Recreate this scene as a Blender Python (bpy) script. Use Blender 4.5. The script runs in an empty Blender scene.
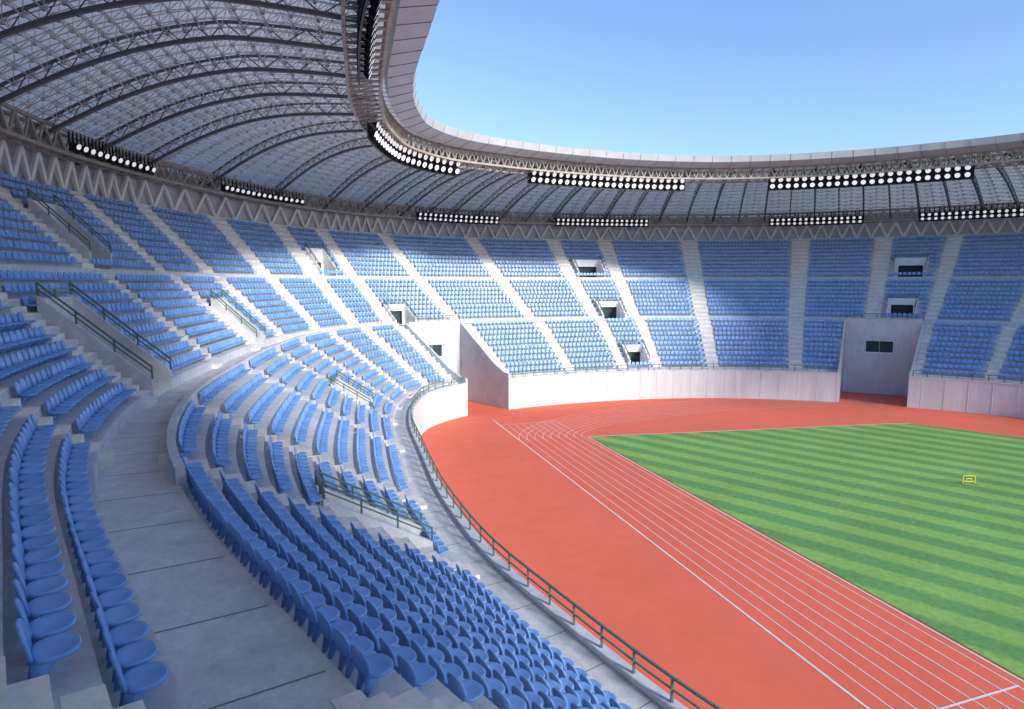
import bpy, math, random
import numpy as np
from mathutils import Vector
random.seed(3); rng=np.random.default_rng(5)
sc=bpy.context.scene
# ------------------------------------------------------------------ plan of the bowl
ST=[((19,3.5),(9.5,-4.6),(-9,-20)),((12,12),(2.5,3.9),(-16.5,-11)),((6,19.8),(-4.5,11.8),(-25,0)),
((2.2,26.1),(-10.3,18.6),(-31.5,9)),((-.65,31.2),(-14,24),(-36,17)),((-4,39.5),(-18.5,33.5),(-41,31)),
((-7.9,52.9),(-22.5,49),(-45,50)),((-10.8,64),(-25,63),(-47,66)),((-12,74),(-25.8,76),(-46,80)),
((-11.3,82),(-24,88),(-42,98)),((-7.5,88.5),(-18.5,97.5),(-35,112)),((.5,94.3),(-8,104),(-26,122)),
((11,99),(5,110),(-9,133)),((20,101.7),(16.8,113.5),(9,138)),((26,102.8),(24.5,115),(21,140)),
((35.4,103.3),(37,115.3),(41,141)),((48.5,101.6),(53.5,113),(65,137)),((58,98.4),(65,108.5),(80,131)),
((64.5,95.3),(72.5,104.5),(91,125)),((72.5,90.5),(82,98.5),(105,116)),((84,78),(95,83.5),(120,96)),
((91,62),(103,65),(130,70)),((94,42),(106,42),(132,42)),((92,20),(104,16),(130,10)),((85,-2),(95,-9),(119,-24)),
((71,-17),(78,-27.5),(93,-50)),((53,-22),(53,-34.5),(54,-59)),((37,-15),(30,-26),(18,-47)),((27,-6),(18.5,-15),(2,-33))]
NS=len(ST)
A=np.array(ST,float).reshape(NS,6)
d=np.linalg.norm(np.roll(A[:,:2],-1,0)-A[:,:2],axis=1)
U=np.concatenate([[0],np.cumsum(d)]); L=U[-1]
TN=6000
tu=np.linspace(0,L,TN+1)
def herm(u):
    i=np.clip(np.searchsorted(U,u,side='right')-1,0,NS-1)
    h=d[i]; t=(u-U[i])/h
    def tan(k):
        k=k%NS; p=A[(k-1)%NS]; q=A[k]; n=A[(k+1)%NS]
        h0=d[(k-1)%NS][...,None]; h1=d[k][...,None]
        return ((q-p)/h0*h1+(n-q)/h1*h0)/(h0+h1)
    p0=A[i];p1=A[(i+1)%NS];m0=tan(i)*h[:,None];m1=tan(i+1)*h[:,None]
    t=t[:,None]
    return (2*t**3-3*t**2+1)*p0+(t**3-2*t**2+t)*m0+(-2*t**3+3*t**2)*p1+(t**3-t**2)*m1
TAB=herm(tu)
# light smoothing
for _ in range(40):
    B=TAB[:-1]; B=(np.roll(B,1,0)+np.roll(B,-1,0)+B)/3
    TAB=np.vstack([B,B[:1]])
def us(s):
    s=s%NS
    return float(np.interp(s,np.arange(NS+1),U))
def PT(u,r):
    u=np.asarray(u,float)%L; r=np.asarray(r,float)
    u,r=np.broadcast_arrays(u,r)
    v=np.stack([np.interp(u,tu,TAB[:,k]) for k in range(6)],-1)
    a=(r/12)[...,None]; b=((r-12)/24)[...,None]
    lo=v[...,0:2]*(1-a)+v[...,2:4]*a
    hi=v[...,2:4]*(1-b)+v[...,4:6]*b
    return np.where((r<=12)[...,None],lo,hi)
def P3(u,r,z):
    p=PT(u,r); z=np.broadcast_to(np.asarray(z,float),p.shape[:-1])
    return np.concatenate([p,z[...,None]],-1)
# roof plan: the rim overhangs a little more on one side
OU=[us(x) for x in (0,3,5,8.5,11,13,15,17,19,21)]
OV=[-.6,-1.6,-1.8,-1.8,-.8,.5,1.2,.4,-.8,-.8]
def RS(u,r):
    u=np.asarray(u,float)%L
    o=np.interp(u,OU+[L],OV+[-.6])
    return r+o*np.clip(1-(np.asarray(r,float)-2)/34,0,1)
def PR(u,r,z): return P3(u,RS(u,r),z)
# ------------------------------------------------------------------ mesh helper
class MB:
    def __init__(s): s.v=[];s.f=[];s.m=[];s.n=0;s.a=[]
    def add(s,v,f,m=0):
        v=np.asarray(v,float).reshape(-1,3); f=np.asarray(f,int).reshape(-1,4)
        s.v.append(v); s.f.append(f+s.n); s.m.append(np.full(len(f),m,int)); s.n+=len(v)
    def quad(s,a,b,c,e,m=0): s.add([a,b,c,e],[[0,1,2,3]],m)
    def grid(s,G,m=0,mask=None):   # G (nu,nr,3)
        nu,nr=G.shape[:2]
        idx=np.arange(nu*nr).reshape(nu,nr)
        q=np.stack([idx[:-1,:-1],idx[1:,:-1],idx[1:,1:],idx[:-1,1:]],-1)
        if mask is not None: q=q[mask]
        s.add(G.reshape(-1,3),q.reshape(-1,4),m)
    def hexa(s,p,m=0): # 8 pts bottom 4, top 4
        s.add(p,[[3,2,1,0],[4,5,6,7],[0,1,5,4],[1,2,6,5],[2,3,7,6],[3,0,4,7]],m)
    def beams(s,Pa,Pb,w,n=4,m=0):
        Pa=np.asarray(Pa,float).reshape(-1,3);Pb=np.asarray(Pb,float).reshape(-1,3)
        dv=Pb-Pa; ln=np.linalg.norm(dv,axis=1,keepdims=True); ok=ln[:,0]>1e-6
        Pa,Pb,dv,ln=Pa[ok],Pb[ok],dv[ok],ln[ok]; dv=dv/ln
        ref=np.where(np.abs(dv[:,2:3])>.9,[[1,0,0]],[[0,0,1]])
        x=np.cross(dv,ref);x/=np.linalg.norm(x,axis=1,keepdims=True);y=np.cross(dv,x)
        ang=np.arange(n)*2*math.pi/n+math.pi/4
        off=(np.cos(ang)[None,:,None]*x[:,None]+np.sin(ang)[None,:,None]*y[:,None])*w*(.7071 if n==4 else .577)
        V=np.concatenate([Pa[:,None]+off,Pb[:,None]+off],1)
        k=np.arange(n);k2=(k+1)%n
        fb=np.stack([k,k2,k2+n,k+n],-1)
        f=(np.arange(len(Pa))*2*n)[:,None,None]+fb[None]
        s.add(V,f,m)
    def path(s,pts,w,n=4,m=0): s.beams(pts[:-1],pts[1:],w,n,m)
    def obj(s,name,mats,parent=None,smooth=False,attr=None):
        me=bpy.data.meshes.new(name)
        v=np.concatenate(s.v);f=np.concatenate(s.f);mm=np.concatenate(s.m)
        me.from_pydata(v.tolist(),[],f.tolist())
        for x in mats: me.materials.append(x)
        me.polygons.foreach_set('material_index',mm.astype(np.int32))
        if smooth: me.polygons.foreach_set('use_smooth',np.ones(len(f),bool))
        if attr is not None:
            at=me.attributes.new('rnd','FLOAT','POINT'); at.data.foreach_set('value',np.asarray(attr,np.float32))
        me.update()
        o=bpy.data.objects.new(name,me); sc.collection.objects.link(o)
        if parent: o.parent=parent
        return o
def empty(name):
    o=bpy.data.objects.new(name,None); sc.collection.objects.link(o); return o
# ------------------------------------------------------------------ materials
def mat(name,col,rough=.7,metal=0,spec=.3,noise=None,bump=None,emis=0,fn=None):
    m=bpy.data.materials.new(name); m.use_nodes=True; nt=m.node_tree; N=nt.nodes; K=nt.links
    b=N['Principled BSDF']; b.inputs['Base Color'].default_value=(*col,1)
    b.inputs['Roughness'].default_value=rough; b.inputs['Metallic'].default_value=metal
    b.inputs['Specular IOR Level'].default_value=spec
    tc=N.new('ShaderNodeTexCoord')
    if emis:
        b.inputs['Emission Color'].default_value=(*col,1); b.inputs['Emission Strength'].default_value=emis
    if noise:
        prev=None
        for (scale,amp,st) in noise:
            mp=N.new('ShaderNodeMapping'); mp.inputs['Scale'].default_value=st; K.new(tc.outputs['Object'],mp.inputs[0])
            nz=N.new('ShaderNodeTexNoise'); nz.inputs['Scale'].default_value=scale; nz.inputs['Detail'].default_value=6; nz.inputs['Roughness'].default_value=.65
            K.new(mp.outputs[0],nz.inputs['Vector'])
            mr=N.new('ShaderNodeMapRange'); mr.inputs['From Min'].default_value=.3; mr.inputs['From Max'].default_value=.7
            mr.inputs['To Min'].default_value=1-amp; mr.inputs['To Max'].default_value=1+amp
            K.new(nz.outputs[0],mr.inputs[0])
            if prev is None: prev=mr.outputs[0]
            else:
                mu=N.new('ShaderNodeMath');mu.operation='MULTIPLY';K.new(prev,mu.inputs[0]);K.new(mr.outputs[0],mu.inputs[1]);prev=mu.outputs[0]
        vm=N.new('ShaderNodeVectorMath');vm.operation='SCALE';vm.inputs[0].default_value=col;K.new(prev,vm.inputs['Scale'])
        K.new(vm.outputs[0],b.inputs['Base Color'])
    if bump:
        nz=N.new('ShaderNodeTexNoise'); nz.inputs['Scale'].default_value=bump[0]; nz.inputs['Detail'].default_value=5
        K.new(tc.outputs['Object'],nz.inputs['Vector'])
        bp=N.new('ShaderNodeBump'); bp.inputs['Strength'].default_value=bump[1]; bp.inputs['Distance'].default_value=bump[2]
        K.new(nz.outputs[0],bp.inputs['Height']); K.new(bp.outputs[0],b.inputs['Normal'])
    if fn: fn(nt,b,tc)
    return m
I3=(1,1,1)
M_conc=mat('concrete',(.62,.63,.645),.85,noise=[(.25,.12,I3),(1.3,.13,I3),(6,.1,I3)],bump=(14,.25,.02))
M_joint=mat('expansion_joint',(.22,.22,.22),.9)
M_step=mat('stair_concrete',(.78,.75,.69),.85,noise=[(.8,.14,I3),(5,.1,I3)],bump=(14,.25,.02))
M_white=mat('white_painted_wall',(.86,.86,.86),.7,noise=[(.5,.06,I3),(2,.06,(1,1,.2))])
M_back=mat('rear_wall_grey',(.58,.58,.60),.7,noise=[(.5,.1,I3),(2,.08,(1,1,.2))])
M_wall=mat('pitch_wall_render',(.64,.68,.67),.8,noise=[(.7,.13,(1,1,.08)),(4,.06,I3)],bump=(8,.2,.02))
M_grey=mat('grey_render',(.58,.63,.65),.8,noise=[(.4,.1,I3),(2,.08,(1,1,.2))])
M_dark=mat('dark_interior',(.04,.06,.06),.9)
M_green=mat('green_painted_steel',(.10,.18,.14),.4,spec=.5,noise=[(3,.2,I3)])
M_steel=mat('weathered_steel',(.42,.37,.32),.6,metal=.1,noise=[(1,.25,I3)])
M_frame=mat('space_frame_tube',(.66,.65,.62),.4,metal=.2,noise=[(2,.3,I3)])
M_rib=mat('dark_rib_steel',(.16,.15,.145),.6,metal=.1)
M_ring=mat('ring_cladding',(.54,.56,.56),.45,metal=.2,noise=[(.5,.1,I3)])
M_black=mat('black_housing',(.015,.015,.018),.5)
M_lamp=mat('lamp_glass',(.95,.95,.95),.3,emis=.55)
M_line=mat('white_line_paint',(.8,.78,.76),.8,noise=[(2,.1,I3)])
M_yel=mat('yellow_paint',(.75,.65,.05),.6)
def seatfn(nt,b,tc):
    N=nt.nodes;K=nt.links
    at=N.new('ShaderNodeAttribute');at.attribute_name='rnd'
    mx=N.new('ShaderNodeMix');mx.data_type='RGBA';mx.inputs[6].default_value=(.18,.37,.75,1);mx.inputs[7].default_value=(.255,.47,.86,1)
    K.new(at.outputs['Fac'],mx.inputs[0])
    nz=N.new('ShaderNodeTexNoise');nz.inputs['Scale'].default_value=3;nz.inputs['Detail'].default_value=5;K.new(tc.outputs['Object'],nz.inputs['Vector'])
    mr=N.new('ShaderNodeMapRange');mr.inputs['From Min'].default_value=.3;mr.inputs['From Max'].default_value=.7;mr.inputs['To Min'].default_value=.88;mr.inputs['To Max'].default_value=1.08
    K.new(nz.outputs[0],mr.inputs[0])
    vm=N.new('ShaderNodeVectorMath');vm.operation='SCALE';K.new(mx.outputs[2],vm.inputs[0]);K.new(mr.outputs[0],vm.inputs['Scale']);K.new(vm.outputs[0],b.inputs['Base Color'])
    m3=N.new('ShaderNodeMapRange');m3.inputs['To Min'].default_value=.22;m3.inputs['To Max'].default_value=.48;K.new(nz.outputs[0],m3.inputs[0]);K.new(m3.outputs[0],b.inputs['Roughness'])
M_seat=mat('blue_plastic',(.08,.2,.6),.32,spec=.5,fn=seatfn)
M_track=mat('red_tartan',(.84,.18,.11),.85,spec=.2,noise=[(.06,.07,I3),(.5,.05,I3),(30,.08,I3)],bump=(60,.3,.01))
M_ground=mat('ground_paving',(.2,.2,.19),.9,noise=[(.05,.2,I3)])
def roofskin():
    m=bpy.data.materials.new('roof_sheet');m.use_nodes=True;nt=m.node_tree;N=nt.nodes;K=nt.links
    b=N['Principled BSDF'];out=N['Material Output'];b.inputs['Roughness'].default_value=.5
    tc=N.new('ShaderNodeTexCoord')
    nz=N.new('ShaderNodeTexNoise');nz.inputs['Scale'].default_value=.5;nz.inputs['Detail'].default_value=8;K.new(tc.outputs['Object'],nz.inputs['Vector'])
    mx=N.new('ShaderNodeMix');mx.data_type='RGBA';mx.inputs[6].default_value=(.42,.405,.38,1);mx.inputs[7].default_value=(.68,.66,.62,1)
    K.new(nz.outputs[0],mx.inputs[0]);K.new(mx.outputs[2],b.inputs['Base Color'])
    tr=N.new('ShaderNodeBsdfTranslucent');K.new(mx.outputs[2],tr.inputs[0])
    ms=N.new('ShaderNodeMixShader');ms.inputs[0].default_value=.52
    K.new(b.outputs[0],ms.inputs[1]);K.new(tr.outputs[0],ms.inputs[2]);K.new(ms.outputs[0],out.inputs[0])
    return m
M_roof=roofskin()
def grassfn(nt,b,tc):
    N=nt.nodes;K=nt.links
    a=math.radians(47.5); nrm=(math.cos(a),math.sin(a),0)
    dt=N.new('ShaderNodeVectorMath');dt.operation='DOT_PRODUCT';dt.inputs[1].default_value=nrm;K.new(tc.outputs['Object'],dt.inputs[0])
    nz0=N.new('ShaderNodeTexNoise');nz0.inputs['Scale'].default_value=.8;K.new(tc.outputs['Object'],nz0.inputs['Vector'])
    ad=N.new('ShaderNodeMath');ad.operation='MULTIPLY_ADD';ad.inputs[1].default_value=.25;K.new(nz0.outputs[0],ad.inputs[0]);K.new(dt.outputs['Value'],ad.inputs[2])
    sn=N.new('ShaderNodeMath');sn.operation='MULTIPLY';sn.inputs[1].default_value=2*math.pi/3.5;K.new(ad.outputs[0],sn.inputs[0])
    s2=N.new('ShaderNodeMath');s2.operation='SINE';K.new(sn.outputs[0],s2.inputs[0])
    mr=N.new('ShaderNodeMapRange');mr.inputs['From Min'].default_value=-.35;mr.inputs['From Max'].default_value=.35;K.new(s2.outputs[0],mr.inputs[0])
    mx=N.new('ShaderNodeMix');mx.data_type='RGBA';mx.inputs[6].default_value=(.155,.335,.11,1);mx.inputs[7].default_value=(.27,.47,.125,1)
    K.new(mr.outputs[0],mx.inputs[0])
    prev=None
    for scl,amp in ((.15,.1),(2.5,.14),(25,.25)):
        nz=N.new('ShaderNodeTexNoise');nz.inputs['Scale'].default_value=scl;nz.inputs['Detail'].default_value=5;K.new(tc.outputs['Object'],nz.inputs['Vector'])
        m2=N.new('ShaderNodeMapRange');m2.inputs['From Min'].default_value=.3;m2.inputs['From Max'].default_value=.7;m2.inputs['To Min'].default_value=1-amp;m2.inputs['To Max'].default_value=1+amp
        K.new(nz.outputs[0],m2.inputs[0])
        if prev is None: prev=m2.outputs[0]
        else:
            mu=N.new('ShaderNodeMath');mu.operation='MULTIPLY';K.new(prev,mu.inputs[0]);K.new(m2.outputs[0],mu.inputs[1]);prev=mu.outputs[0]
    vm=N.new('ShaderNodeVectorMath');vm.operation='SCALE';K.new(mx.outputs[2],vm.inputs[0]);K.new(prev,vm.inputs['Scale']);K.new(vm.outputs[0],b.inputs['Base Color'])
M_grass=mat('mown_grass',(.1,.25,.05),.9,spec=.1,bump=(30,.6,.03),fn=grassfn)
# ------------------------------------------------------------------ ground, track, grass, lines
g=MB(); g.quad((-3000,-3000,-.05),(3000,-3000,-.05),(3000,3000,-.05),(-3000,3000,-.05)); g.obj('ground',[M_ground])
uu=np.linspace(0,L,240)
g=MB(); c=np.array([42,42,0.])
ring=P3(uu,11.4,0); G=np.stack([ring*(1-k)+c*k*1.0 for k in np.linspace(0,1,8)],1); g.grid(G[:, ::-1]); g.obj('running_track',[M_track])
def st(s,t,z=0): return np.array([-.31*s+.951*t,.951*s+.31*t,z])
poly=[(10.2,76.6),(32.4,80.2),(54.5,83.9),(57,83.9),(60,81.8),(66.5,76.2),(74,66),(78,50),(78,25),(72,4),(58,-8),(46,-10),(38,-5),(34,4)]
poly=[np.array([*p,.03]) for p in poly]
def poly_obj(name,pts,m,z=0):
    me=bpy.data.meshes.new(name);me.from_pydata([tuple(p) for p in pts],[],[list(range(len(pts)))][::1]);me.materials.append(m);me.update()
    if me.polygons[0].normal.z<0: me.flip_normals()
    o=bpy.data.objects.new(name,me);sc.collection.objects.link(o);return o
poly_obj('grass_field',poly,M_grass)
ln=MB()
def strip(pts,w,z=.012):
    pts=np.asarray(pts,float)[:,:2]
    t=np.gradient(pts,axis=0);t/=np.linalg.norm(t,axis=1,keepdims=True)
    n=np.stack([-t[:,1],t[:,0]],-1)*w/2
    G=np.stack([pts+n,pts-n],1);G=np.concatenate([G,np.full(G.shape[:2]+(1,),z)],-1);ln.grid(G)
tg=33.4
for i in range(9):
    o=9.25-1.06*i
    strip([st(-6,tg-o),st(20,tg-o),st(60,tg-o),st(83 if i==0 else 79,tg-o)],.14 if i==0 else .065,.012)
    th=np.linspace(0,math.pi*.93,90)
    a=26.6+o;bb=7.0+o
    strip([st(70+bb*math.sin(x),60-a*math.cos(x)) for x in th],.06,.016)
strip([st(18.6,tg-9.25),st(18.6,tg-5),st(18.6,tg-.7)],.12,.02)
strip([st(79.5,tg-9.25),st(79.5,tg-.7)],.1,.02)
strip([(9.9,76.7),(25.8,28.2),(33.8,4)],.12,.02)
strip([(9.9,76.75),(32.4,80.4),(54.5,84.1),(57,84.1)],.12,.024)
ln.obj('track_lane_markings',[M_line])
# field marker
b=MB();c0=np.array([45.7,58.1,.03])
for (x0,z0,x1,z1) in ((-.6,.25,.6,.25),(-.6,.85,.6,.85),(-.6,0,-.6,.88),(.6,0,.6,.88),(-.28,.55,.28,.55)):
    b.beams([c0+[x0,0,z0]],[c0+[x1,0,z1]],.07)
b.beams([c0+[-.28,0,.55]],[c0+[-.28,0,.25]],.05);b.beams([c0+[.28,0,.55]],[c0+[.28,0,.25]],.05)
for x in(-.6,.6): b.beams([c0+[x,-.4,.03]],[c0+[x,.4,.03]],.06)
b.obj('yellow_marker_frame',[M_yel])
# ------------------------------------------------------------------ stand profile
ROWS=[]  # r0,r1,z,kind
ROWS.append((0.3,1.8,4.8,'w'))
for j in range(10): ROWS.append((1.8+1.02*j,1.8+1.02*(j+1),5.25+.8*j,'s'))
ROWS.append((12.0,14.6,12.9,'w'))
for j in range(9): ROWS.append((14.6+1.04*j,14.6+1.04*(j+1),13.6+.78*j,'s'))
ROWS.append((23.96,25.2,20.6,'w'))
for j in range(10): ROWS.append((25.2+1.04*j,25.2+1.04*(j+1),21.2+.84*j,'s'))
ROWS.append((35.6,37.4,29.6,'w'))
def zline(r): return float(np.interp(r,[.3,1.8,12,14.6,23.96,25.2,35.6,37.4],[5,5.2,12.9,13.3,20.6,21,29.6,29.8]))
AIS=[(s,1.5) for s in (.2,3.95,5.08,6.1,7.0,7.8,8.6,9.35,10.0,11,12,13,14,18,19,20,21,22,23,24,25,26,27,28)]+[(1.62,2.6),(15,1.9),(16,2.1),(17,1.9)]
AISU=[(us(s)-w/2,us(s)+w/2) for s,w in AIS]
GATES=[(us(10.12),us(10.88)),(us(16.68),us(17.92)),(us(24.2),us(25.0))]
VOM=[(5.17,5.42,12,6),(7.07,7.3,12,5),(6.18,6.42,23,5),(9.5,9.75,23,4),(10.1,10.4,12,3),
     (13.2,13.75,23,3),(13.22,13.77,12,3),(13.24,13.8,2,3),(17.22,17.7,23,3),(17.22,17.7,13,3),(4.15,4.38,2,4),(6.9,7.1+.15,3,3),
     (20.5,20.8,12,3),(22.5,22.8,12,3),(27.3,27.7,12,4)]
VU=[(us(a),us(b),k,n) for a,b,k,n in VOM]
bnd=[0,L]+[x for a in AISU for x in a]+[x for a in GATES for x in a]+[x for v in VU for x in v[:2]]
ug=np.unique(np.round(np.concatenate([np.linspace(0,L,400),np.array(bnd)%L,[L]]),4))
ug=ug[np.concatenate([[True],np.diff(ug)>.002])]
um=(ug[:-1]+ug[1:])/2
def blocked(u,k):
    u=np.asarray(u)%L; r=np.zeros(u.shape,bool)
    if k<=10:
        for a,b in GATES: r|=(u>a)&(u<b)
    for a,b,k0,n in VU:
        if k0<=k<k0+n: r|=(u>a)&(u<b)
    return r
stand=empty('grandstand')
s=MB()
for k,(r0,r1,z,kd) in enumerate(ROWS):
    G=np.stack([P3(ug,r0,z),P3(ug,r1,z)],1); ok=~blocked(um,k)
    s.grid(G[:,::-1],0,ok[:,None])
    if k>0:
        zp=ROWS[k-1][2]
        G=np.stack([P3(ug,r0,zp),P3(ug,r0,z)],1); ok2=ok&~blocked(um,k-1)
        s.grid(G[:,::-1],0,ok2[:,None])
s.obj('terraces',[M_conc],stand)
# expansion joints across the walkways
s=MB()
for u in np.arange(1,L,2.6):
    for r0,r1,z in ((.4,1.78,4.804),(12.2,14.58,12.904),(24.0,25.18,20.604)):
        a,b_=PT(u-.022,r0),PT(u+.022,r0);c_,d_=PT(u+.022,r1),PT(u-.022,r1)
        s.quad((*a,z),(*b_,z),(*c_,z),(*d_,z))
s.obj('walkway_joints',[M_joint],stand)
# front wall
s=MB(); ok=np.ones(len(um),bool)
for a,b in GATES: ok&=~((um>a)&(um<b))
for (ra,za,rb,zb,m) in ((0,0,0,5.0,0),(0,5.0,.3,5.0,1),(.3,5.0,.3,4.8,1)):
    G=np.stack([P3(ug,ra,za),P3(ug,rb,zb)],1); s.grid(G[:,::-1],m,ok[:,None])
for (ra,za,rb,zb) in ((-.06,4.82,-.06,5.06),(-.06,5.06,.36,5.06),(-.06,4.82,0,4.82),(.36,5.06,.36,4.82)):
    G=np.stack([P3(ug,ra,za),P3(ug,rb,zb)],1); s.grid(G[:,::-1],1,ok[:,None])
s.obj('front_wall',[M_wall,M_conc],stand)
# shallow panel joints on the wall
s=MB()
for u in np.arange(1,L,3.0):
    if any(a-.3<u<b+.3 for a,b in GATES): continue
    s.beams([P3(u,-.005,.02)],[P3(u,-.005,4.8)],.05)
s.obj('wall_panel_joints',[M_conc],stand)
# outer facade and rear wall
s=MB()
s.grid(np.stack([P3(ug,37.7,-.04),P3(ug,37.7,33)],1),0); s.grid(np.stack([P3(ug,37.4,29.6),P3(ug,37.4,33.0)],1)[:,::-1],0); s.grid(np.stack([P3(ug,37.4,33.0),P3(ug,37.7,33.0)],1),0)
s.obj('rear_wall',[M_back],stand)
# V struts
s=MB(); n=int(L*1.5/2.6)&~1; uv=np.linspace(0,L,n*2+1)
B_=P3(uv,36.9,29.7);T_=P3(uv,36.6,33.0)
s.beams(B_[0:-1:2],T_[1::2],.36);s.beams(T_[1::2],B_[2::2],.36)
s.beams(B_[:-1]+[0,0,.12],B_[1:]+[0,0,.12],.25)
s.obj('rear_wall_struts',[M_white],stand)
def radial_wall(mb,u,r0,r1,zb,zt,th=.3,m=0):
    rs=sorted(set([r0,r1]+([12.] if r0<12<r1 else [])+list(np.arange(math.ceil(r0+.01),r1-.01,2.))))
    du=.2
    for a,b in zip(rs[:-1],rs[1:]):
        pts=[]
        for r,sg in ((a,-1),(b,-1),(b,1),(a,1)):
            p=PT(u,r);t=PT(u+du,r)-PT(u-du,r);t/=np.linalg.norm(t);pts.append(p+t*sg*th/2)
        rr=(a,b,b,a)
        mb.hexa([(*pts[i],zb(rr[i])) for i in range(4)]+[(*pts[i],zt(rr[i])) for i in range(4)],m)
def curved_wall(mb,u0,u1,r,zb,zt,th=.3,m=0,n=4):
    q=np.linspace(u0,u1,n+1)
    for a,b in zip(q[:-1],q[1:]):
        pts=[PT(a,r),PT(b,r),PT(b,r+th),PT(a,r+th)]
        mb.hexa([(*p,zb) for p in pts]+[(*p,zt) for p in pts],m)
rails=MB()
def rail(pts,h=1.0,w=.07,every=1):
    pts=np.asarray(pts,float)
    rails.path(pts+[0,0,h],w*1.3);rails.path(pts+[0,0,h*.55],w)
    rails.beams(pts[::every],pts[::every]+[0,0,h+.03],w*1.2)
s=MB()
for gi,(a,b) in enumerate(GATES):
    for u in (a-.16,b+.16):
        radial_wall(s,u,0.02,11.7,lambda r:0,lambda r:zline(r)+.75,.34,1)
    mid=(a+b)/2;w=b-a
    zt=13.6
    d0,d1=mid-w*.22,mid+w*.14
    curved_wall(s,a,d0,11.45,0,zt,.35,1);curved_wall(s,d1,b,11.45,0,zt,.35,1)
    curved_wall(s,d0,d1,11.45,0,7.6,.35,1);curved_wall(s,d0,d1,11.45,9.6,zt,.35,1)
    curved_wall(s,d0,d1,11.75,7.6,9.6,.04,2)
    curved_wall(s,d0,d1,11.40,7.45,7.6,.1,0);curved_wall(s,(d0+d1)/2-.05,(d0+d1)/2+.05,11.6,7.6,9.6,.06,3)
    rail([P3(u,11.6,zt) for u in np.linspace(a,b,6)],.9)
for (a,b,k0,n) in VU:
    ra=ROWS[k0][0];rb=ROWS[k0+n-1][1];zf=ROWS[k0-1][2]+.02
    s.quad(P3(a,ra,zf),P3(b,ra,zf),P3(b,rb,zf),P3(a,rb,zf),0)
    lowt=k0<11
    mw=0 if a>us(8) else 4
    hh=.35 if (lowt and mw==4) else (.95 if mw==4 else .6)
    for u in (a-.02,b+.02):
        radial_wall(s,u,ra-.1,rb+.2,lambda r:zf-.3,lambda r:zline(r)+hh,.26,mw)
        rail([P3(u,r,zline(r)+hh) for r in np.linspace(ra-.1,rb+.2,4)],.75)
    w=b-a; zt=zline(rb)+hh; dz=min(zf+2.3,zt-.5)
    curved_wall(s,a,a+w*.12,rb,zf-.2,zt,.3,mw,1);curved_wall(s,b-w*.12,b,rb,zf-.2,zt,.3,mw,1);curved_wall(s,a+w*.12,b-w*.12,rb,dz,zt,.3,mw,1)
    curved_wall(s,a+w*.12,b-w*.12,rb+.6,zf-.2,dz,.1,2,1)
    rail([P3(u,rb+.15,zt) for u in np.linspace(a,b,3)],.55)
s.obj('gates_and_vomitories',[M_white,M_grey,M_dark,M_steel,M_conc],stand)
# parapet behind lower tier
s=MB(); a,b=us(3.35),us(10); q=np.linspace(a,b,120)
for (ra,za,rb,zb) in ((11.85,12.4,11.85,13.55),(11.85,13.55,12.15,13.55),(12.15,13.55,12.15,12.88)):
    s.grid(np.stack([P3(q,ra,za),P3(q,rb,zb)],1)[:,::-1],0)
s.quad(P3(a,11.85,12.4),P3(a,12.15,12.4),P3(a,12.15,13.55),P3(a,11.85,13.55))
s.obj('lower_tier_parapet',[M_conc],stand)
# stairs
s=MB()
for (a,b) in AISU:
    for k in range(1,len(ROWS)):
        r0,_,z,_=ROWS[k];zp=ROWS[k-1][2]
        if blocked((a+b)/2,k) or blocked((a+b)/2,k-1): continue
        h=z-zp
        zz=zp+h/2; rr=r0-.45
        s.hexa([P3(a,rr,zp-.01),P3(b,rr,zp-.01),P3(b,r0+.02,zp-.01),P3(a,r0+.02,zp-.01),P3(a,rr,zz),P3(b,rr,zz),P3(b,r0+.02,zz),P3(a,r0+.02,zz)])
        s.hexa([P3(a,r0-.02,z-.05),P3(b,r0-.02,z-.05),P3(b,r0+.5,z-.05),P3(a,r0+.5,z-.05),P3(a,r0-.02,z+.02),P3(b,r0-.02,z+.02),P3(b,r0+.5,z+.02),P3(a,r0+.5,z+.02)])
s.obj('aisle_stairs',[M_step],stand)
# perimeter rail on front wall
uf=np.linspace(0,L,int(L/1.9))
for x,y in zip(uf[:-1],uf[1:]):
    m_=(x+y)/2
    if any(a-.3<m_<b+.3 for a,b in GATES): continue
    p=P3(np.array([x,y]),.15,5.06)
    rails.path(p+[0,0,.95],.09);rails.path(p+[0,0,.5],.06);rails.beams(p[:1],p[:1]+[0,0,.98],.1)
rails.obj('safety_railings',[M_green])
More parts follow.
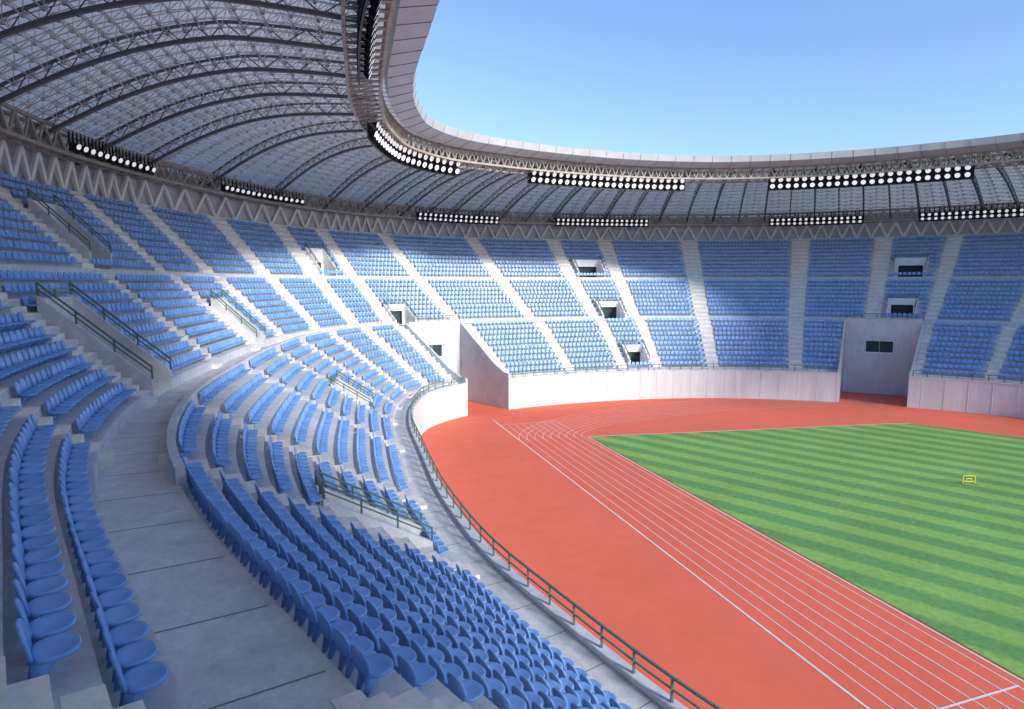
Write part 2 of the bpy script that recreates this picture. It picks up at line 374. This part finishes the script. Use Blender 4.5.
# ------------------------------------------------------------------ seats
def shell(outline,prof,to3):
    n=len(outline);V=[];F=[]
    for sc_,h in prof:
        for p in outline: V.append(to3(p[0]*sc_,p[1]*sc_,h))
    m=len(prof)
    for i in range(m-1):
        for j in range(n): F.append([i*n+j,i*n+(j+1)%n,(i+1)*n+(j+1)%n,(i+1)*n+j])
    for base,rev in ((0,True),((m-1)*n,False)):
        for j in range(1,n//2):
            q=[base+j-1,base+j,base+n-1-j,base+n-j] if j>1 else [base,base+1,base+n-2,base+n-1]
            F.append(q[::-1] if rev else q)
    return V,F
def pad_outline(n):
    pts=[]
    for j in range(n):
        a=2*math.pi*(j+.5)/n
        c_,s_=math.cos(a),math.sin(a)
        e=.62 if s_<0 else .85
        pts.append((.335*math.copysign(abs(c_)**e,c_),.29*math.copysign(abs(s_)**e,s_)))
    return pts
def seat_mesh(n,detail):
    V=[];F=[]
    def put(v,f):
        o=len(V);V.extend(v);F.extend([[x+o for x in q] for q in f])
    H=.46
    pr=[(.8,-.10),(1,-.06),(1,-.01),(.93,.01),(.7,-.02)] if detail else [(.9,-.08),(1,0)]
    put(*shell(pad_outline(n),pr,lambda x,y,h:(x,y+.06,H+h)))
    ol=[(p[0]*.95,p[1]*1.0) for p in pad_outline(n)]
    pr2=[(.93,.0),(1,.015),(1,.045),(.92,.06)] if detail else [(1,0),(1,.06)]
    put(*shell(ol,pr2,lambda x,y,h:(x,-.28+h-.18*(y+.27)+.35*x*x,H+.22+y)))
    if detail:
        for x in (-.14,.14):
            v=[(x-.02,-.3,.0),(x+.02,-.3,0),(x+.02,-.22,0),(x-.02,-.22,0),(x-.02,-.24,H-.08),(x+.02,-.24,H-.08),(x+.02,.1,H-.08),(x-.02,.1,H-.08)]
            put(v,[[3,2,1,0],[4,5,6,7],[0,1,5,4],[1,2,6,5],[2,3,7,6],[3,0,4,7]])
    return np.array(V),np.array(F)
SV,SF=seat_mesh(20,True); LV,LF=seat_mesh(8,False)
pos=[];fw=[]
PITCH=.76
ab=sorted([((a%L),(b%L)) for a,b in AISU])
for k,(r0,r1,z,kd) in enumerate(ROWS):
    if kd!='s': continue
    rc=r0+.50*(r1-r0)
    for i in range(len(ab)):
        a=ab[i][1]; b=ab[(i+1)%len(ab)][0]
        if b<a: b+=L
        q=np.linspace(a,b,max(20,int((b-a)*8)))
        pts=PT(q,rc);cum=np.concatenate([[0],np.cumsum(np.linalg.norm(np.diff(pts,axis=0),axis=1))])
        tot=cum[-1]; n=int((tot-.1)/PITCH)
        if n<1: continue
        sp=np.interp(np.linspace(tot/2-(n-1)*PITCH/2,tot/2+(n-1)*PITCH/2,n),cum,q)
        bl=blocked(sp,k)|blocked(sp-.45,k)|blocked(sp+.45,k)
        sp=sp[~bl]
        if len(sp)==0: continue
        p=P3(sp,rc,z);t=PT(sp+.2,rc)-PT(sp-.2,rc);t/=np.linalg.norm(t,axis=1,keepdims=True)
        nn=np.stack([t[:,1],-t[:,0]],-1)
        ww=PT(sp,rc-.5)-PT(sp,rc)
        sg=np.sign((nn*ww).sum(1))[:,None];nn=nn*sg
        pos.append(p);fw.append(nn)
pos=np.concatenate(pos);fw=np.concatenate(fw)
dist=np.linalg.norm(pos-[0,0,20],axis=1)
yaw=rng.normal(0,.035,len(pos))
fw=np.stack([fw[:,0]*np.cos(yaw)-fw[:,1]*np.sin(yaw),fw[:,0]*np.sin(yaw)+fw[:,1]*np.cos(yaw)],-1)
seats=empty('stadium_seats')
for nm,sel,V,F,sm in (('near_rows',(dist<42)&(pos[:,1]>-6),SV,SF,True),('far_rows',~((dist<42)&(pos[:,1]>-6)),LV,LF,False)):
    p=pos[sel];f=fw[sel];x=np.stack([f[:,1],-f[:,0]],-1)
    W=np.empty((len(p),len(V),3))
    W[:,:,0]=p[:,None,0]+x[:,None,0]*V[None,:,0]+f[:,None,0]*V[None,:,1]
    W[:,:,1]=p[:,None,1]+x[:,None,1]*V[None,:,0]+f[:,None,1]*V[None,:,1]
    W[:,:,2]=p[:,None,2]+V[None,:,2]
    mb=MB();mb.add(W,(np.arange(len(p))*len(V))[:,None,None]+F[None])
    rv=np.repeat(rng.random(len(p)),len(V))
    mb.obj(nm,[M_seat],seats,smooth=sm,attr=rv)
# ------------------------------------------------------------------ roof
roof=empty('stadium_roof')
uA=us(26.0)-L; uB=us(22.2)  # unseen roof ends shaped for light: near stand shaded, field left in sun
RI,RO=1.6,38.2
def zr(r):
    t=(np.asarray(r,float)-RI)/(RO-RI); return 41.2*(1-t)+35.3*t+3.0*np.sin(math.pi*t)
nu=int((uB-uA)/1.5);nr=24
ur=np.linspace(uA,uB,nu+1);rr=np.linspace(RI,RO,nr+1)
UU,RR=np.meshgrid(ur,rr,indexing='ij')
s=MB();s.grid(PR(UU,RR,zr(RR)),0);s.obj('roof_sheeting',[M_roof],roof)
s=MB()
Bn=PR(UU,RR,zr(RR)-1.3)
um_,rm_=(ur[:-1]+ur[1:])/2,(rr[:-1]+rr[1:])/2
U2,R2=np.meshgrid(um_,rm_,indexing='ij');Tn=PR(U2,R2,zr(R2)-.2)
Bq=Bn[:,2:];Tq=Tn[:,2:]
s.beams(Bq[:-1],Bq[1:],.11,3);s.beams(Bq[:,:-1],Bq[:,1:],.11,3)
s.beams(Tq[:-1],Tq[1:],.09,3);s.beams(Tn[:,:-1],Tn[:,1:],.09,3)
for a,b in ((Bq[:-1,:-1],Tq),(Bq[1:,:-1],Tq),(Bq[:-1,1:],Tq),(Bq[1:,1:],Tq)): s.beams(a,b,.075,3)
nd=Bq.reshape(-1,3)
s.beams(nd-[0,0,.13],nd+[0,0,.13],.28,4)
s.obj('space_frame',[M_frame],roof)
s=MB()
for i in range(0,nu+1,2):
    big=(i%4==0)
    if not big and ur[i]<us(10.5): continue
    r_=np.linspace(4.9,RO,28);k_=1 if big else .7
    lo=PR(ur[i],r_,zr(r_)-2.1);hi=PR(ur[i],r_,zr(r_)-.9)
    s.path(lo,.30*k_);s.path(hi,.2*k_)
    s.beams(lo[:-1:2],hi[1::2],.1,3);s.beams(hi[1:-1:2],lo[2::2],.1,3)
s.obj('radial_ribs',[M_rib],roof)
# inner ring box
s=MB()
sec=[(.9,41.5),(1.15,40.5),(3.3,39.9),(3.6,41.0)]
q=np.linspace(uA,uB,260)
for i in range(4):
    a,b=sec[i],sec[(i+1)%4]
    s.grid(np.stack([PR(q,a[0],a[1]),PR(q,b[0],b[1])],1),0)
q2=np.linspace(uA,uB,int((uB-uA)/3))
s.beams(PR(q2,1.14,40.48),PR(q2,3.3,39.88),.04,4,1);s.beams(PR(q2,.88,41.45),PR(q2,1.13,40.5),.03,4,1)
s.obj('inner_ring_beam',[M_ring,M_rib],roof)
def ring_truss(mb,r,z0,z1,pitch,w,ua=uA,ub=uB):
    n=int((ub-ua)/pitch);q=np.linspace(ua,ub,n*2+1)
    lo=PR(q,r,z0);hi=PR(q,r,z1)
    mb.path(lo,w*1.6);mb.path(hi,w*1.6)
    mb.beams(lo[0:-1:2],hi[1::2],w,4);mb.beams(hi[1::2],lo[2::2],w,4)
s=MB()
ring_truss(s,3.9,38.2,39.9,1.2,.16);ring_truss(s,6.2,37.9,39.6,1.2,.16)
q=np.linspace(uA,uB,200);s.beams(PR(q,3.9,38.2),PR(q,6.2,37.9),.14)
s.beams(PR(q[:-1],3.9,38.2),PR(q[1:],6.2,37.9),.1)
ring_truss(s,36.0,33.1,35.4,1.5,.2);ring_truss(s,34.4,33.1,35.4,1.5,.2)
s.beams(PR(q,36,33.1),PR(q,34.4,33.1),.16)
s.beams(PR(q[:-1],36,33.1),PR(q[1:],34.4,33.1),.12)
s.obj('ring_trusses',[M_steel],roof)
s=MB()
q=np.linspace(uA,uB,300)
for (ra,za,rb,zb) in ((38.2,33,38.2,35.6),(37.4,33,38.2,33)):
    s.grid(np.stack([P3(q,ra,za),P3(q,rb,zb)],1),0)
s.obj('eaves_fascia',[M_ring],roof)
# ------------------------------------------------------------------ floodlights
def bank(s0,s1,r,z,sp,rad,rows=2,tilt=.45):
    u0,u1=us(s0),us(s1)
    RP=lambda u,r_:PT(u,RS(u,r_))
    q=np.linspace(u0,u1,200);pts=RP(q,r);cum=np.concatenate([[0],np.cumsum(np.linalg.norm(np.diff(pts,axis=0),axis=1))])
    n=max(2,int(cum[-1]/sp));uq=np.interp((np.arange(n)+.5)/n*cum[-1],cum,q)
    mb=MB();K=12
    ang=np.arange(K)*2*math.pi/K
    for row in range(rows):
        for u in uq:
            p=RP(u,r);i_=RP(u,r-1)-p;i_/=np.linalg.norm(i_)
            dd=np.array([i_[0],i_[1],-tilt]);dd/=np.linalg.norm(dd)
            x=np.array([-i_[1],i_[0],0]);y=np.cross(dd,x)
            c_=np.array([*(p),z])-row*np.array([0,0,rad*2.35])+row*np.array([i_[0],i_[1],0])*-.25
            cir=lambda R,o_:c_+dd*o_+R*(np.cos(ang)[:,None]*x+np.sin(ang)[:,None]*y)
            V=np.concatenate([cir(rad*.5,-rad*1.1),cir(rad*1.05,0),cir(rad*.86,.02),cir(rad*.8,-.05)])
            k=np.arange(K);k2=(k+1)%K
            mb.add(V,np.concatenate([np.stack([k+a*K,k2+a*K,k2+(a+1)*K,k+(a+1)*K],-1) for a in range(2)]),0)
            F=[[0,1,K-2,K-1]]+[[j-1,j,K-1-j,K-j] for j in range(2,K//2)]
            mb.add(V[2*K:3*K],F,1); mb.add(V[:K],F,0)
            mb.beams([c_-dd*rad],[c_-dd*rad*1.1+np.array([-i_[0],-i_[1],.1])*rad*1.2],.12,4,0)
    uu_=np.linspace(u0,u1,24)
    for row in range(rows+1):
        zz=z+rad*1.1-row*rad*2.35
        mb.path(PR(uu_,r+rad*1.9,zz),.16,4,0)
    bot=PR(uu_,r+rad*1.9,z+rad*1.1-rows*rad*2.35);top=PR(uu_,r+rad*1.9,z+1.6)
    mb.beams(bot,top,.12,4,0)
    G=np.stack([PR(uu_,r+rad*1.7,z+rad*1.15),PR(uu_,r+rad*1.7+.2,z+rad*1.15-rows*rad*2.35)],1);mb.grid(G,0)
    mb.obj('floodlight_bank',[M_black,M_lamp])
for a,b in ((2.6,4.0),(4.9,6.0),(7.6,10.4),(11.5,14.5),(15.6,18.5),(20.2,22)): bank(a,b,4.6,37.9,1.25,.45)
for a,b in ((3.4,4.8),(5.4,6.0),(6.85,7.85),(8.6,9.65),(11.35,12.3),(13.0,14.5),(15.7,16.75),(17.5,18.8),(20,21)): bank(a,b,33.6,33.9,1.1,.34,rows=1 if a<11 else 2)
# ------------------------------------------------------------------ light, sky, camera
EL=math.radians(23);sd=np.array([.70,-.70]);sd/=np.linalg.norm(sd)
sv=Vector((sd[0]*math.cos(EL),sd[1]*math.cos(EL),math.sin(EL)))
l=bpy.data.lights.new('sun','SUN');l.energy=4.6;l.angle=math.radians(8);l.color=(1,.96,.90)
lo=bpy.data.objects.new('sun',l);sc.collection.objects.link(lo);lo.rotation_euler=(-sv).to_track_quat('-Z','Y').to_euler()
w=bpy.data.worlds.new('World');sc.world=w;w.use_nodes=True;nt=w.node_tree
sk=nt.nodes.new('ShaderNodeTexSky');sk.sky_type='NISHITA';sk.sun_disc=False;sk.sun_elevation=EL;sk.sun_rotation=math.atan2(sd[0],sd[1])
sk.air_density=1.3;sk.dust_density=.6;sk.ozone_density=3.0
tint=nt.nodes.new('ShaderNodeVectorMath');tint.operation='MULTIPLY';tint.inputs[1].default_value=(1.3,1.4,1.7)
bg=nt.nodes['Background'];bg.inputs[1].default_value=.15;nt.links.new(sk.outputs[0],tint.inputs[0]);nt.links.new(tint.outputs[0],bg.inputs[0])
cam=bpy.data.cameras.new('camera');co=bpy.data.objects.new('camera',cam);sc.collection.objects.link(co)
co.location=(0,0,20);co.rotation_euler=(math.radians(90-6.8),0,0)
cam.sensor_width=36;cam.lens=36*600/1024;cam.clip_end=6000;cam.clip_start=.1
sc.camera=co
sc.view_settings.view_transform='Standard';sc.view_settings.look='None';sc.view_settings.exposure=0
